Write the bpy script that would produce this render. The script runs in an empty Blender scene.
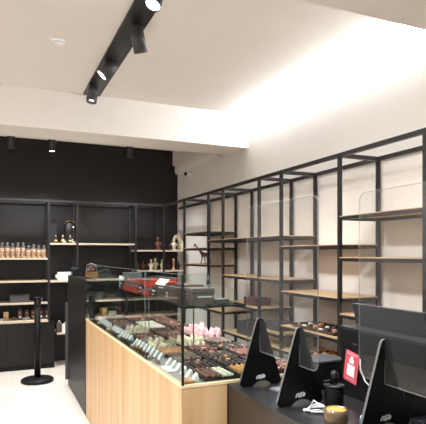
import bpy, bmesh, math, random
from mathutils import Vector, Matrix
random.seed(7)
C = bpy.context.scene.collection
PI = math.pi
YAW = math.radians(23.6)

# ------------------------------------------------------------------ materials
def lin(c):
    return tuple((v/255/12.92 if v/255 <= .04045 else ((v/255+.055)/1.055)**2.4) for v in c) + (1.0,)

MATS = {}
def mat(name, rgb, rough=.5, metal=0.0, spec=.5, emit=None, strength=0, coat=0.0):
    m = bpy.data.materials.new(name); m.use_nodes = True
    b = m.node_tree.nodes['Principled BSDF']
    b.inputs['Base Color'].default_value = lin(rgb)
    b.inputs['Roughness'].default_value = rough
    b.inputs['Metallic'].default_value = metal
    b.inputs['Specular IOR Level'].default_value = spec
    b.inputs['Coat Weight'].default_value = coat
    if emit:
        b.inputs['Emission Color'].default_value = lin(emit)
        b.inputs['Emission Strength'].default_value = strength
    MATS[name] = m
    return m

def noisy(m, a, b, scale=(4, 4, 4), detail=4, lo=.3, hi=.7, bump=0.0, wave=False):
    nt = m.node_tree; n = nt.nodes; l = nt.links
    bs = n['Principled BSDF']
    tc = n.new('ShaderNodeTexCoord'); mp = n.new('ShaderNodeMapping')
    mp.inputs['Scale'].default_value = scale
    tx = n.new('ShaderNodeTexNoise'); tx.inputs['Detail'].default_value = detail; tx.inputs['Scale'].default_value = 1.0
    cr = n.new('ShaderNodeValToRGB')
    cr.color_ramp.elements[0].position = lo; cr.color_ramp.elements[0].color = lin(a)
    cr.color_ramp.elements[1].position = hi; cr.color_ramp.elements[1].color = lin(b)
    l.new(tc.outputs['Object'], mp.inputs['Vector']); l.new(mp.outputs['Vector'], tx.inputs['Vector'])
    l.new(tx.outputs['Fac'], cr.inputs['Fac']); l.new(cr.outputs['Color'], bs.inputs['Base Color'])
    if bump:
        bp = n.new('ShaderNodeBump'); bp.inputs['Strength'].default_value = bump
        l.new(tx.outputs['Fac'], bp.inputs['Height']); l.new(bp.outputs['Normal'], bs.inputs['Normal'])
    return m

def glass(name, tint=(255, 255, 255), ior=1.5, extra=0.0, rough=0.0):
    m = bpy.data.materials.new(name); m.use_nodes = True
    nt = m.node_tree; n = nt.nodes; l = nt.links
    n.remove(n['Principled BSDF'])
    out = n['Material Output']
    tr = n.new('ShaderNodeBsdfTransparent'); tr.inputs['Color'].default_value = lin(tint)
    gl = n.new('ShaderNodeBsdfGlossy'); gl.inputs['Roughness'].default_value = rough
    fr = n.new('ShaderNodeFresnel'); ge = n.new('ShaderNodeNewGeometry'); mr = n.new('ShaderNodeMapRange')
    mr.inputs['To Min'].default_value = ior; mr.inputs['To Max'].default_value = 1/ior      # a pane bends light back: both faces reflect alike
    l.new(ge.outputs['Backfacing'], mr.inputs['Value']); l.new(mr.outputs['Result'], fr.inputs['IOR'])
    mx = n.new('ShaderNodeMixShader')
    l.new(fr.outputs['Fac'], mx.inputs['Fac']); l.new(tr.outputs[0], mx.inputs[1]); l.new(gl.outputs[0], mx.inputs[2])
    l.new(mx.outputs[0], out.inputs['Surface'])
    if extra:
        df = n.new('ShaderNodeBsdfDiffuse'); df.inputs['Color'].default_value = lin((245, 243, 240)); m2 = n.new('ShaderNodeMixShader'); m2.inputs['Fac'].default_value = extra
        l.new(mx.outputs[0], m2.inputs[1]); l.new(df.outputs[0], m2.inputs[2]); l.new(m2.outputs[0], out.inputs['Surface'])
    MATS[name] = m
    return m

noisy(mat('wall_paint', (230, 224, 218), .75, spec=.2), (227, 221, 215), (233, 227, 221), (1.5, 1.5, 1.5))
noisy(mat('ceiling_paint', (232, 226, 220), .8, spec=.2), (229, 223, 217), (236, 230, 224), (.8, .8, .8))
noisy(mat('black_wall_paint', (31, 27, 27), .45, spec=.35), (29, 26, 26), (34, 30, 30), (.9, .9, .9))
mat('black_laminate', (23, 20, 20), .42, spec=.35)
noisy(mat('brown_black_laminate', (52, 39, 33), .4), (49, 37, 31), (56, 43, 36), (6, 6, 2))
mat('black_steel', (34, 31, 31), .4, spec=.5)
mat('lamp_black', (62, 58, 58), .45, spec=.4)
mat('black_plastic', (17, 17, 18), .5, spec=.25)
mat('black_gloss', (22, 22, 24), .12, spec=.6)
mat('satin_black_acrylic', (13, 13, 13), .4, spec=.25)
mat('countertop_black', (40, 39, 41), .3, spec=.4)
mat('edge_grey', (104, 101, 99), .4)
mat('egg_chocolate', (24, 17, 15), .55)
mat('frame_silver', (150, 146, 143), .35)
mat('dark_grey_plastic', (56, 57, 61), .35, spec=.3)
mat('grey_plastic', (120, 122, 128), .35)
mat('white_plastic', (235, 235, 233), .4)
mat('white_card', (245, 244, 240), .6)
mat('white_print', (250, 250, 250), .6)
mat('black_card', (34, 32, 33), .45)
mat('silver', (200, 200, 200), .25, metal=1)
mat('lamp_lens', (255, 250, 240), .5, emit=(252, 252, 255), strength=14)
mat('led_diffuser', (255, 250, 240), .5, emit=(242, 249, 255), strength=36)
noisy(mat('shelf_oak', (205, 172, 130), .5), (196, 160, 117), (218, 187, 146), (30, 3, 30), lo=.35, hi=.65)
noisy(mat('back_shelf_board', (214, 196, 172), .5), (206, 187, 162), (222, 206, 184), (3, 30, 30))
noisy(mat('counter_oak', (214, 173, 122), .45), (192, 152, 107), (216, 181, 137), (13, 13, .55), detail=9, lo=.34, hi=.66)
noisy(mat('counter_oak_edge', (240, 214, 172), .45), (234, 206, 160), (244, 220, 182), (14, 2, 14))
mat('deck_steel', (150, 146, 144), .35, metal=.3)
glass('case_glass', (246, 250, 248), 1.45)
glass('shelf_glass', (232, 238, 236), 1.5)
glass('plexi', (250, 250, 250), 1.5, extra=.012)  # thin white veil mixed in, stands for reflected light on the sheets
glass('clear_wrap', (240, 240, 240), 1.4, rough=.2)
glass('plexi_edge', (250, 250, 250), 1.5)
_n = MATS['clear_wrap'].node_tree; _d = _n.nodes.new('ShaderNodeBsdfDiffuse'); _d.inputs['Color'].default_value = lin((240, 238, 234))  # some white mixed into the clear wrap as painted glints
_m = _n.nodes.new('ShaderNodeMixShader'); _m.inputs['Fac'].default_value = .1; _o = _n.nodes['Material Output']
_n.links.new(_o.inputs['Surface'].links[0].from_socket, _m.inputs[1]); _n.links.new(_d.outputs[0], _m.inputs[2]); _n.links.new(_m.outputs[0], _o.inputs['Surface'])
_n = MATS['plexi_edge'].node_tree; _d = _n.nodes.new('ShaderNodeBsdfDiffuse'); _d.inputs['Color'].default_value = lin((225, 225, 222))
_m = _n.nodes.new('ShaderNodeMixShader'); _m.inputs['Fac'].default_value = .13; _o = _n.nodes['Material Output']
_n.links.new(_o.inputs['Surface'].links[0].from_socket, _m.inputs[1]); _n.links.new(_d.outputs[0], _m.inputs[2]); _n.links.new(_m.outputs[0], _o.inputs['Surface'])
mat('glass_edge', (22, 28, 27), .2)
mat('tray_black', (30, 28, 28), .25)
mat('tray_clear', (120, 112, 106), .2)
# floor: pale planks
fm = mat('floor_planks', (236, 224, 208), .38, spec=.4)
nt = fm.node_tree
bk = nt.nodes.new('ShaderNodeTexBrick')
bk.inputs['Color1'].default_value = lin((225, 215, 204)); bk.inputs['Color2'].default_value = lin((221, 210, 198)); bk.inputs['Mortar'].default_value = lin((212, 200, 187))
bk.inputs['Scale'].default_value = 1; bk.inputs['Mortar Size'].default_value = .003; bk.inputs['Brick Width'].default_value = 1.3; bk.inputs['Row Height'].default_value = .2
tcn = nt.nodes.new('ShaderNodeTexCoord'); mpn = nt.nodes.new('ShaderNodeMapping'); mpn.inputs['Rotation'].default_value = (0, 0, PI/2)
nt.links.new(tcn.outputs['Object'], mpn.inputs['Vector']); nt.links.new(mpn.outputs['Vector'], bk.inputs['Vector'])
nt.links.new(bk.outputs['Color'], nt.nodes['Principled BSDF'].inputs['Base Color'])
# goods
mat('red_box', (180, 58, 44), .45)
mat('taupe_box', (86, 71, 66), .5)
mat('taupe_lid', (84, 70, 64), .5)
mat('maroon_box', (82, 42, 40), .5)
mat('grey_box', (78, 78, 80), .5)
mat('cardboard', (190, 140, 100), .6)
mat('yellow_box', (206, 170, 110), .5)
mat('pink_card', (222, 92, 106), .5)
mat('teal', (36, 128, 146), .4)
mat('amber', (228, 172, 92), .2, coat=.5)
mat('smoked_glass', (116, 92, 66), .12, coat=.6)
mat('gold', (206, 170, 100), .3, metal=.8)
noisy(mat('cookie', (208, 150, 104), .6), (160, 98, 58), (236, 196, 156), (55, 55, 40), lo=.42, hi=.58)
mat('green_tie', (120, 132, 100), .5)
mat('bronze', (132, 96, 60), .28, metal=.7)
CHOC = dict(
    dark=((52, 28, 22), 'dark chocolate pralines'), milk=((106, 62, 44), 'milk chocolate pralines'),
    white=((236, 226, 204), 'white chocolate pralines'), gold=((204, 146, 78), 'golden caramel pralines'),
    pink=((238, 184, 188), 'pale pink meringue kisses'), peach=((214, 154, 112), 'peach coloured pralines'),
    red=((112, 56, 42), 'red brown pralines'), grey=((128, 108, 96), 'grey brown dusted truffles'),
    rose=((146, 92, 80), 'rosy brown pralines'), cream=((226, 212, 184), 'cream coloured rosettes'))
for k, (c, _) in CHOC.items():
    mat('choc_'+k, c, .3 if k not in ('pink', 'cream', 'grey') else .6, coat=.35 if k in ('dark', 'milk', 'red', 'rose') else 0)
M = MATS

# ------------------------------------------------------------------ mesh builder
class MB:
    def __init__(s):
        s.bm = bmesh.new(); s.mi = 0
    def _set(s, faces):
        for f in faces: f.material_index = s.mi
    def box(s, a, b, bev=0):
        x0, y0, z0 = a; x1, y1, z1 = b
        v = [s.bm.verts.new(p) for p in ((x0,y0,z0),(x1,y0,z0),(x1,y1,z0),(x0,y1,z0),(x0,y0,z1),(x1,y0,z1),(x1,y1,z1),(x0,y1,z1))]
        fs = [s.bm.faces.new([v[i] for i in q]) for q in ((3,2,1,0),(4,5,6,7),(0,1,5,4),(1,2,6,5),(2,3,7,6),(3,0,4,7))]
        s._set(fs)
        if bev:
            es = list({e for f in fs for e in f.edges})
            r = bmesh.ops.bevel(s.bm, geom=es, offset=bev, segments=2, affect='EDGES', profile=.5)
            s._set(r['faces'])
        return s
    def cbox(s, c, d, bev=0):
        return s.box([c[i]-d[i]/2 for i in range(3)], [c[i]+d[i]/2 for i in range(3)], bev)
    def ring_skin(s, rings, cap=True, closed=False):
        vs = [[s.bm.verts.new(p) for p in r] for r in rings]
        n = len(vs[0]); fs = []
        for a, b in zip(vs, vs[1:]):
            for i in range(n):
                fs.append(s.bm.faces.new((a[i], a[(i+1) % n], b[(i+1) % n], b[i])))
        if cap:
            fs.append(s.bm.faces.new(list(reversed(vs[0])))); fs.append(s.bm.faces.new(vs[-1]))
        s._set(fs)
        for f in fs[: (len(vs)-1)*n]: f.smooth = True
        return s
    def lathe(s, prof, c=(0, 0, 0), n=16, sx=1, sy=1):
        rings = [[(c[0]+max(r, 1e-4)*sx*math.cos(2*PI*i/n), c[1]+max(r, 1e-4)*sy*math.sin(2*PI*i/n), c[2]+z) for i in range(n)] for r, z in prof]
        return s.ring_skin(rings)
    def cyl(s, p, q, r, r2=None, n=12):
        p = Vector(p); q = Vector(q); d = (q-p).normalized()
        u = d.orthogonal().normalized(); v = d.cross(u)
        r2 = r if r2 is None else r2
        return s.ring_skin([[a+(u*math.cos(2*PI*i/n)+v*math.sin(2*PI*i/n))*rr for i in range(n)] for a, rr in ((p, r), (q, r2))])
    def tube(s, pts, r, n=6):
        pts = [Vector(p) for p in pts]; rings = []; u = None
        for i, p in enumerate(pts):
            d = (pts[min(i+1, len(pts)-1)]-pts[max(i-1, 0)]).normalized()
            u = d.orthogonal().normalized() if u is None else (u-d*u.dot(d)).normalized()
            v = d.cross(u)
            rr = r[i] if isinstance(r, (list, tuple)) else r
            rings.append([p+(u*math.cos(2*PI*k/n)+v*math.sin(2*PI*k/n))*rr for k in range(n)])
        return s.ring_skin(rings)
    def ball(s, c, r, n=10, m=6):
        r = r if isinstance(r, (tuple, list)) else (r, r, r)
        rings = []
        for j in range(m+1):
            t = -PI/2+PI*j/m
            cr = max(math.cos(t), .02)
            rings.append([(c[0]+r[0]*cr*math.cos(2*PI*i/n), c[1]+r[1]*cr*math.sin(2*PI*i/n), c[2]+r[2]*math.sin(t)) for i in range(n)])
        return s.ring_skin(rings)
    def prism(s, poly, axis, a, b, side=None):
        """poly in the two other axes (in xyz order), extruded along axis from a to b"""
        def P(uv, w):
            p = list(uv); p.insert('xyz'.index(axis), w); return p
        A = [s.bm.verts.new(P(p, a)) for p in poly]; B = [s.bm.verts.new(P(p, b)) for p in poly]
        fs = [s.bm.faces.new(A), s.bm.faces.new(B)]
        s._set(fs)
        sd = []
        for i in range(len(poly)):
            j = (i+1) % len(poly)
            sd.append(s.bm.faces.new((A[i], A[j], B[j], B[i])))
        s._set(sd)
        if side is not None:
            for f in sd: f.material_index = side
        return s
    def move(s, mtx):
        bmesh.ops.transform(s.bm, matrix=mtx, verts=s.bm.verts); return s
    def mesh(s, name, mats):
        bmesh.ops.recalc_face_normals(s.bm, faces=s.bm.faces)
        me = bpy.data.meshes.new(name); s.bm.to_mesh(me); s.bm.free()
        for m in (mats if isinstance(mats, (list, tuple)) else [mats]):
            me.materials.append(MATS[m] if isinstance(m, str) else m)
        return me
    def build(s, name, mats, parent=None, loc=None):
        o = bpy.data.objects.new(name, s.mesh(name, mats)); C.objects.link(o)
        if parent: o.parent = parent
        if loc is not None: o.location = loc
        return o

def tag(o, label, cat, group=None, kind=None):
    o['label'] = label; o['category'] = cat
    if group: o['group'] = group
    if kind: o['kind'] = kind
    return o
def thing(name, label, cat, loc=(0, 0, 0), rz=0, group=None):
    o = bpy.data.objects.new(name, None); C.objects.link(o); o.empty_display_size = .05
    o.location = loc; o.rotation_euler = (0, 0, rz)
    return tag(o, label, cat, group)
def struct(name, mb, m):
    o = mb.build(name, m); o['kind'] = 'structure'; return o
def dup(root, loc, label, group=None, rz=None, scale=None):
    r = root.copy(); C.objects.link(r); r.location = loc; r['label'] = label
    if rz is not None: r.rotation_euler = (0, 0, rz)
    if scale: r.scale = scale
    if group: r['group'] = group
    for ch in list(root.children):
        c = ch.copy(); C.objects.link(c); c.parent = r
        for g in ch.children:
            d = g.copy(); C.objects.link(d); d.parent = c
    return r
def XY(px, Y):      # X of a point at depth line Y seen in image column px
    return Y*math.tan(YAW+math.atan((px-213)/500))
def rect_round(y0, z0, y1, z1, r, n=5):
    pts = []
    for cx, cz, a in ((y1-r, z0+r, -PI/2), (y1-r, z1-r, 0), (y0+r, z1-r, PI/2), (y0+r, z0+r, PI)):
        for i in range(n+1):
            t = a+PI/2*i/n; pts.append((cx+r*math.cos(t), cz+r*math.sin(t)))
    return pts
def text(body, size, parent, mtx, m='white_print', name='lettering', shear=0):
    cu = bpy.data.curves.new(name, 'FONT'); cu.body = body; cu.size = size; cu.extrude = .0003; cu.align_x = 'CENTER'; cu.align_y = 'CENTER'; cu.shear = shear
    tmp = bpy.data.objects.new('tmp', cu); C.objects.link(tmp)
    bpy.context.view_layer.update()
    me = bpy.data.meshes.new_from_object(tmp.evaluated_get(bpy.context.evaluated_depsgraph_get()))
    bpy.data.objects.remove(tmp); bpy.data.curves.remove(cu)
    me.name = name; me.materials.clear(); me.materials.append(MATS[m])
    o = bpy.data.objects.new(name, me); C.objects.link(o); o.parent = parent; o.matrix_local = mtx
    return o
# text facing -X (reads along -Y ... seen from the customer side) and facing -Y
FACE_NX = Matrix(((0, 0, -1, 0), (-1, 0, 0, 0), (0, 1, 0, 0), (0, 0, 0, 1)))
FACE_NY = Matrix(((1, 0, 0, 0), (0, 0, -1, 0), (0, 1, 0, 0), (0, 0, 0, 1)))
def T(x, y, z): return Matrix.Translation((x, y, z))

# ------------------------------------------------------------------ camera
cd = bpy.data.cameras.new('camera'); cam = bpy.data.objects.new('camera', cd); C.objects.link(cam)
cam.location = (0, 0, 1.5); cam.rotation_euler = (PI/2, 0, -YAW)
cd.sensor_fit = 'HORIZONTAL'; cd.sensor_width = 36; cd.lens = 36*500/426; cd.shift_y = (254.5-212)/426; cd.clip_start = .05
bpy.context.scene.camera = cam

# ------------------------------------------------------------------ room
XW, YB, ZC, ZB, XL, YF = 2.665, 7.36, 3.10, 2.72, -3.2, -2.6
struct('floor', MB().box((XL-.1, YF-.1, -.1), (XW+.1, YB+.1, 0)), 'floor_planks')
struct('ceiling', MB().box((XL-.1, YF-.1, ZC), (XW+.1, YB+.1, ZC+.1)), 'ceiling_paint')
struct('wall_right', MB().box((XW, YF-.1, 0), (XW+.1, YB+.1, ZC)), 'wall_paint')
struct('wall_left', MB().box((XL-.1, YF-.1, 0), (XL, YB+.1, ZC)), 'wall_paint')
struct('wall_back', MB().box((XL, YB, 0), (XW, YB+.1, ZC)), 'wall_paint')
# black facing of the back wall, stepped at its upper right corner
struct('trim_1', MB().prism([(XL, 0), (2.605, 0), (2.605, 2.76), (2.56, 2.76), (2.56, 2.87), (2.525, 2.87), (2.525, ZC), (XL, ZC)], 'y', YB-.02, YB), 'black_wall_paint')
struct('trim_2', MB().box((XL, 5.085, ZB), (XW, 5.55, ZC)), 'ceiling_paint')          # beam
struct('trim_3', MB().box((XL, 1.15, ZB), (XW, 2.03, ZC)), 'ceiling_paint')           # nearer beam
struct('trim_4', MB().box((XW-.09, 5.78, 2.74), (XW, YB-.02, 2.86)).box((XW-.05, 5.55, 2.86), (XW, YB-.02, 2.9)), 'wall_paint')  # boxed duct in the corner
# shop front behind the viewer, unseen; its window added to let in fill daylight
sf = MB()
sf.box((XL, YF-.1, 0), (XW, YF, .3)).box((XL, YF-.1, 2.75), (XW, YF, ZC)).box((XL, YF-.1, .3), (XL+.2, YF, 2.75)).box((XW-.2, YF-.1, .3), (XW, YF, 2.75))
struct('wall_front', sf, 'wall_paint')
wf = MB()
for x in (-3.0, -1.2, .6, 2.4): wf.box((x-.03, YF-.07, .3), (x+.03, YF-.03, 2.75))
wf.box((-3, YF-.07, .3), (2.4, YF-.03, .36)).box((-3, YF-.07, 2.69), (2.4, YF-.03, 2.75))
w1 = struct('fill_window_1', wf, 'black_steel')
g = MB().box((-3, YF-.055, .36), (2.4, YF-.045, 2.69)).build('pane', 'case_glass', w1); g['kind'] = 'structure'

# ------------------------------------------------------------------ lights
def spot(p, d, watts, angle=80, blend=.6, col=(.925, .968, 1), r=.06):
    l = bpy.data.lights.new('spot_lamp', 'SPOT'); l.energy = watts*2.4; l.spot_size = math.radians(angle); l.spot_blend = blend; l.color = col; l.shadow_soft_size = r
    o = bpy.data.objects.new('spot_lamp', l); C.objects.link(o); o.location = p
    o.rotation_euler = Vector(d).to_track_quat('-Z', 'Y').to_euler(); return o

tr = thing('ceiling_track', 'long black recessed channel in the white ceiling that holds the spotlights', 'track light', (.885, 3.55, ZC))
MB().box((-.075, -1.5, -.012), (.075, 1.5, -.001)).build('channel', 'black_steel', tr)
e = MB()
for s in (-1, 1): e.box((s*.075-.006, -1.5, -.016), (s*.075+.006, 1.5, -.001))
e.box((-.08, 1.49, -.016), (.08, 1.505, -.001))
e.build('edge_trim', 'black_steel', tr)
SP = [((.875, 4.74), (.85, 4.72, 2.92), 'hanging at the far end of the ceiling track by the beam'),
      ((.936, 4.116), (.83, 4.13, 2.97), 'tilted steeply sideways, second from the far end of the ceiling track'),
      ((.91, 3.36), (.965, 3.41, 2.91), 'hanging almost straight down, third from the far end of the ceiling track'),
      ((.925, 2.86), (.875, 2.83, 2.96), 'cut by the picture edge at the near end of the ceiling track')]
def track_spot(base, tip, where, rc):
    t = thing('track_spotlight', 'black cylinder spotlight '+where, 'spotlight', (base[0], base[1], ZC-.016), 0, 'spotlights on the ceiling track')
    o = Vector((base[0], base[1], ZC-.016)); e = Vector(tip)-o; d = e.normalized()
    MB().cyl((0, 0, 0), d*.03, .016).build('knuckle', 'black_steel', t)
    b0 = e-d*.165 if e.length > .185 else d*.012
    m = MB(); m.cyl(b0, e-d*(rc+.004), .048, n=20); u_ = d.orthogonal().normalized(); v_ = d.cross(u_)
    m.ring_skin([[q+(u_*math.cos(2*PI*k/20)+v_*math.sin(2*PI*k/20))*rr for k in range(20)] for q, rr in ((e-d*(rc+.004), .048), (e, .048), (e, .044), (e-d*(rc+.0035), .044))], cap=False); m.build('lamp_body', 'lamp_black', t)
    MB().cyl(e-d*(rc+.003), e-d*rc, .0435, n=20).build('lens', 'lamp_lens', t)
    return o+e, d
for (b, tip, wh), rc in zip(SP, (.034, .006, .014, .012)):
    b = (b[0]-.025, b[1]); tip = (tip[0]-.025, tip[1], tip[2])
    p, d = track_spot(b, tip, wh, rc)
    aim = (d+Vector((0, 0, -.5))).normalized()
    spot(p+d*.01, aim, 52, 100, .7)
# spots on the ceiling behind the beam, in front of the black wall
BS = [(11, 'closest to the picture edge, hanging in front of the black wall'), (52, 'with its lamp lit, middle of the three before the black wall'), (130, 'nearest the white right wall of the three before the black wall')]
for px, wh in BS:
    x = XY(px, 6.6)
    t = thing('ceiling_spotlight', 'black cylinder ceiling spotlight '+wh, 'spotlight', (x, 6.6, ZC), 0, 'cylinder spotlights before the black wall')
    MB().cyl((0, 0, 0), (0, 0, -.28), .046, n=20).lathe([(.046, -.28), (.046, -.3), (.042, -.3), (.042, -.281)], n=20).build('lamp_body', 'black_steel', t)
    MB().cyl((0, 0, -.2805), (0, 0, -.29 if px == 52 else -.282), .041, n=20).build('lens', 'lamp_lens', t)
    spot((x, 6.6, ZC-.31), (.12 if px > 100 else 0, .14, -1), 60 if px == 52 else 42, 110, .8)
# LED line fitting where the ceiling meets the right wall
led = thing('led_line_light', 'long white line light glowing along the joint of ceiling and right wall', 'line light', (XW-.05, 3.55, ZC-.0065))
MB().box((-.05, -1.45, .002), (.05, 1.45, .006)).build('housing', 'white_plastic', led)
MB().prism([(-.05, .0015), (.049, -.1), (.049, .0015)], 'y', -1.45, 1.45).build('diffuser', 'led_diffuser', led)
# unseen spots without fittings, added to brighten floor, case, rack and left wall
for p, d, w in [((-.35, 2.6, 3.05), (.5, .0, -1), 95), ((-.35, 3.7, 3.05), (.5, .1, -1), 80), ((-.2, 6.5, 3.05), (0, 0, -1), 12), ((-1.2, 1.0, 3.0), (-.3, 0, -1), 60), ((1.3, 1.5, 2.68), (.5, .6, -1), 40), ((.3, 1.5, 2.68), (.65, .9, -1.78), 70), ((-.6, -.8, 3.05), (0, 0, -1), 70), ((-2.4, 4.4, 3.0), (-.9, 0, -.4), 120), ((-2.4, 2.4, 3.0), (-.9, 0, -.4), 80)]:
    spot(p, d, w, 120, .8, r=.15)
w = bpy.data.worlds.new('world'); bpy.context.scene.world = w; w.use_nodes = True
w.node_tree.nodes['Background'].inputs['Color'].default_value = (.95, .98, 1, 1)
w.node_tree.nodes['Background'].inputs['Strength'].default_value = 1.6

t = thing('added_cabinet', 'long low black cabinet added unseen along the left wall to darken screen reflections', 'cabinet', (XL+.003, 4.6, 0))  # unseen, put in so the clear screens reflect something dark
MB().box((0, -2.6, 0), (.56, 2.2, .08)).build('plinth', 'black_plastic', t)
MB().box((0, -2.6, .08), (.6, 2.2, .98)).build('carcass', 'black_laminate', t)
for k in range(6): MB().box((.6, -2.6+k*.8+.003, .085), (.62, -1.8+k*.8-.003, .975)).build('door', 'black_laminate', t)
# smoke detector, security camera
t = thing('smoke_detector', 'round white smoke detector on the ceiling beside the track', 'smoke detector', (.43, 3.87, ZC))
MB().lathe([(.055, 0), (.055, -.012), (.05, -.02), (.034, -.024)], n=20).build('housing', 'white_plastic', t)
MB().lathe([(.03, -.0235), (.03, -.036), (.02, -.042)], n=16).build('sensor_cap', 'white_plastic', t)
t = thing('security_camera', 'small white security camera with black lens on the right wall above the rack', 'camera', (XW, 6.93, 2.685))
MB().cyl((0, 0, 0), (-.02, 0, 0), .055, n=20).build('mount_plate', 'white_plastic', t)
MB().cyl((-.02, 0, 0), (-.09, -.04, 0), .048, .045, n=20).build('housing', 'white_plastic', t)
MB().cyl((-.088, -.039, 0), (-.098, -.0445, 0), .028, n=16).build('lens', 'black_gloss', t)

# ------------------------------------------------------------------ right rack
XF, XR, ZT = 2.27, 2.648, 2.23
PY = [2.155, 2.94, 3.743, 4.139, 4.951, 5.361, 6.162]
rack = thing('shelving_rack', 'tall black steel rack with staggered oak shelves along the white right wall', 'shelving', (XF, 4.2, 0))
def L(p): return (p[0]-XF, p[1]-4.2, p[2])
ps = .0128
for y in PY:
    for x in (XF+ps, XR-ps):
        MB().box(L((x-ps, y-ps, 0)), L((x+ps, y+ps, ZT))).build('post', 'black_steel', rack)
    MB().box(L((XF+2*ps, y-ps, ZT-.03)), L((XR-2*ps, y+ps, ZT))).build('cross_rail', 'black_steel', rack)
for x in (XF+ps, XR-ps):
    m = MB()
    ys = PY+[6.93 if x < XF+.1 else YB-.024]
    for a, b in zip(ys, ys[1:]): m.box(L((x-ps, a+ps, ZT-.03)), L((x+ps, b-(ps if b < 6.9 else 0), ZT)))
    m.build('top_rail', 'black_steel', rack)
SH = [(1.777, 0, 1), (1.574, 1, 2), (1.481, 0, 1), (1.187, 1, 2), (.992, 3, 4), (1.281, 2, 4), (1.667, 2, 5), (1.775, 5, 6), (1.582, 5, 6), (1.385, 5, 6), (.875, 4, 6), (.891, 1, 2), (.80, 2, 3), (1.077, 0, 1), (.68, 0, 4)]
for z, i, j in SH:
    a, b = PY[i]-ps, PY[j]+ps
    fr = MB()
    for x in (XF+ps, XR-ps): fr.box(L((x-ps*.98, a, z-.03)), L((x+ps*.98, b, z-.006)))
    for y in (a, b-.03): fr.box(L((XF+2*ps, y, z-.03)), L((XR-2*ps, y+.03, z-.006)))
    f = fr.build('shelf_frame', 'black_steel', rack)
    MB().box(L((XF+.002, a+.002, z-.006)), L((XR-.002, b-.002, z))).build('shelf_board', 'shelf_oak', rack)

# ------------------------------------------------------------------ back wall shelving
ps = .015
YS, YW = 6.97, YB-.022
back = thing('wall_shelving', 'black shelving built across the black back wall with pale shelf boards', 'shelving', (.66, YS, 0))
def B(p): return (p[0]-.66, p[1]-YS, p[2])
BX = [-.95, -.14, .664, 1.034, 1.848, 2.265]
for x in BX:
    for y in (YS+ps, YW-ps):
        MB().box(B((x-ps, y-ps, .637 if x < .7 else 0)), B((x+ps, y+ps, ZT))).build('post', 'black_steel', back)
    MB().box(B((x-ps, YS+2*ps, ZT-.03)), B((x+ps, YW-2*ps, ZT))).build('cross_rail', 'black_steel', back)
for y in (YS+ps, YW-ps):
    m = MB()
    for a, b in zip(BX, BX[1:]): m.box(B((a+ps, y-ps, ZT-.03)), B((b-ps, y+ps, ZT)))
    m.build('top_rail', 'black_steel', back)
BSH = [(1.455, .664, -.14), (1.155, .664, -.14), (.868, .664, -.14), (1.455, -.14, -.95), (1.155, -.14, -.95), (.868, -.14, -.95),
       (1.655, 1.034, .664), (1.149, 1.034, .664), (.446, 1.034, .75),
       (1.655, 1.848, 1.034), (1.160, 1.66, 1.034), (.868, 1.66, 1.034), (.645, 1.66, 1.034),
       (1.565, 2.265, 1.848), (1.27, 2.265, 1.848), (1.565, 2.63, 2.265), (1.27, 2.63, 2.265)]
for z, b, a in BSH:
    MB().box(B((a+ps+.001, YS+.002, z-.022)), B((b-ps-.001, YW-.002, z))).build('shelf_board', 'back_shelf_board', back)
cab = thing('base_cabinet', 'low black cabinet with flat doors under the cookie shelves', 'cabinet', (-.1, YS-.055, 0))
MB().box((-.85, .012, .0), (.83-.0, YW-YS+.054, .06)).build('plinth', 'black_plastic', cab)
MB().box((-.85, .02, .06), (.83, YW-YS+.054, .612)).build('carcass', 'black_laminate', cab)
MB().box((-.85, -.005, .612), (.83-.08, YW-YS+.054, .636)).build('cabinet_top', 'back_shelf_board', cab)
for a, b in ((-.848, -.402), (-.398, .24-.0), (.244, .828)):
    MB().box((a, 0, .065), (b, .019, .608)).build('door', 'black_laminate', cab)

# ------------------------------------------------------------------ goods on the back shelves
def shelf_z(i): return i
def front_x(px, y): return XY(px, y)
yb = 7.08
# cookie bags
def cookie_bag():
    t = thing('cookie_bag', 'x', 'cookie bag', (0, 0, 0), 0, 'bags of cookies in a row on the black wall shelf')
    MB().lathe([(.026, 0), (.031, .01), (.031, .1), (.027, .115)], n=10, sy=.8).build('cookies', 'cookie', t)
    MB().lathe([(.0315, 0), (.032, .105), (.026, .13), (.008, .155), (.02, .18)], n=10, sy=.8).build('bag', 'clear_wrap', t)
    m = MB(); m.cyl((0, 0, .15), (0, 0, .158), .011, n=8); m.tube([(0, -.01, .156), (.012, -.02, .17), (.02, -.02, .165)], .003); m.build('tie', 'green_tie', t)
    return t
cb = None
ords = ['first', 'second', 'third', 'fourth', 'fifth', 'sixth', 'seventh', 'eighth', 'ninth']
for i, px in enumerate([1.9, 7.3, 12.6, 18, 23.2, 28.6, 33.8, 38.8, 43.8]):
    lab = 'clear bag of golden cookies, %s from the picture edge on the black wall shelf' % ords[i]
    loc = (XY(px, yb), yb, 1.456); s = (1, 1, (1.1 if i < 5 else .95)+.05*math.sin(i*2.3))
    if cb is None: cb = cookie_bag(); cb['label'] = lab; cb.location = loc; cb.scale = s
    else: dup(cb, loc, lab, scale=s, rz=random.uniform(-.5, .5))
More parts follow.
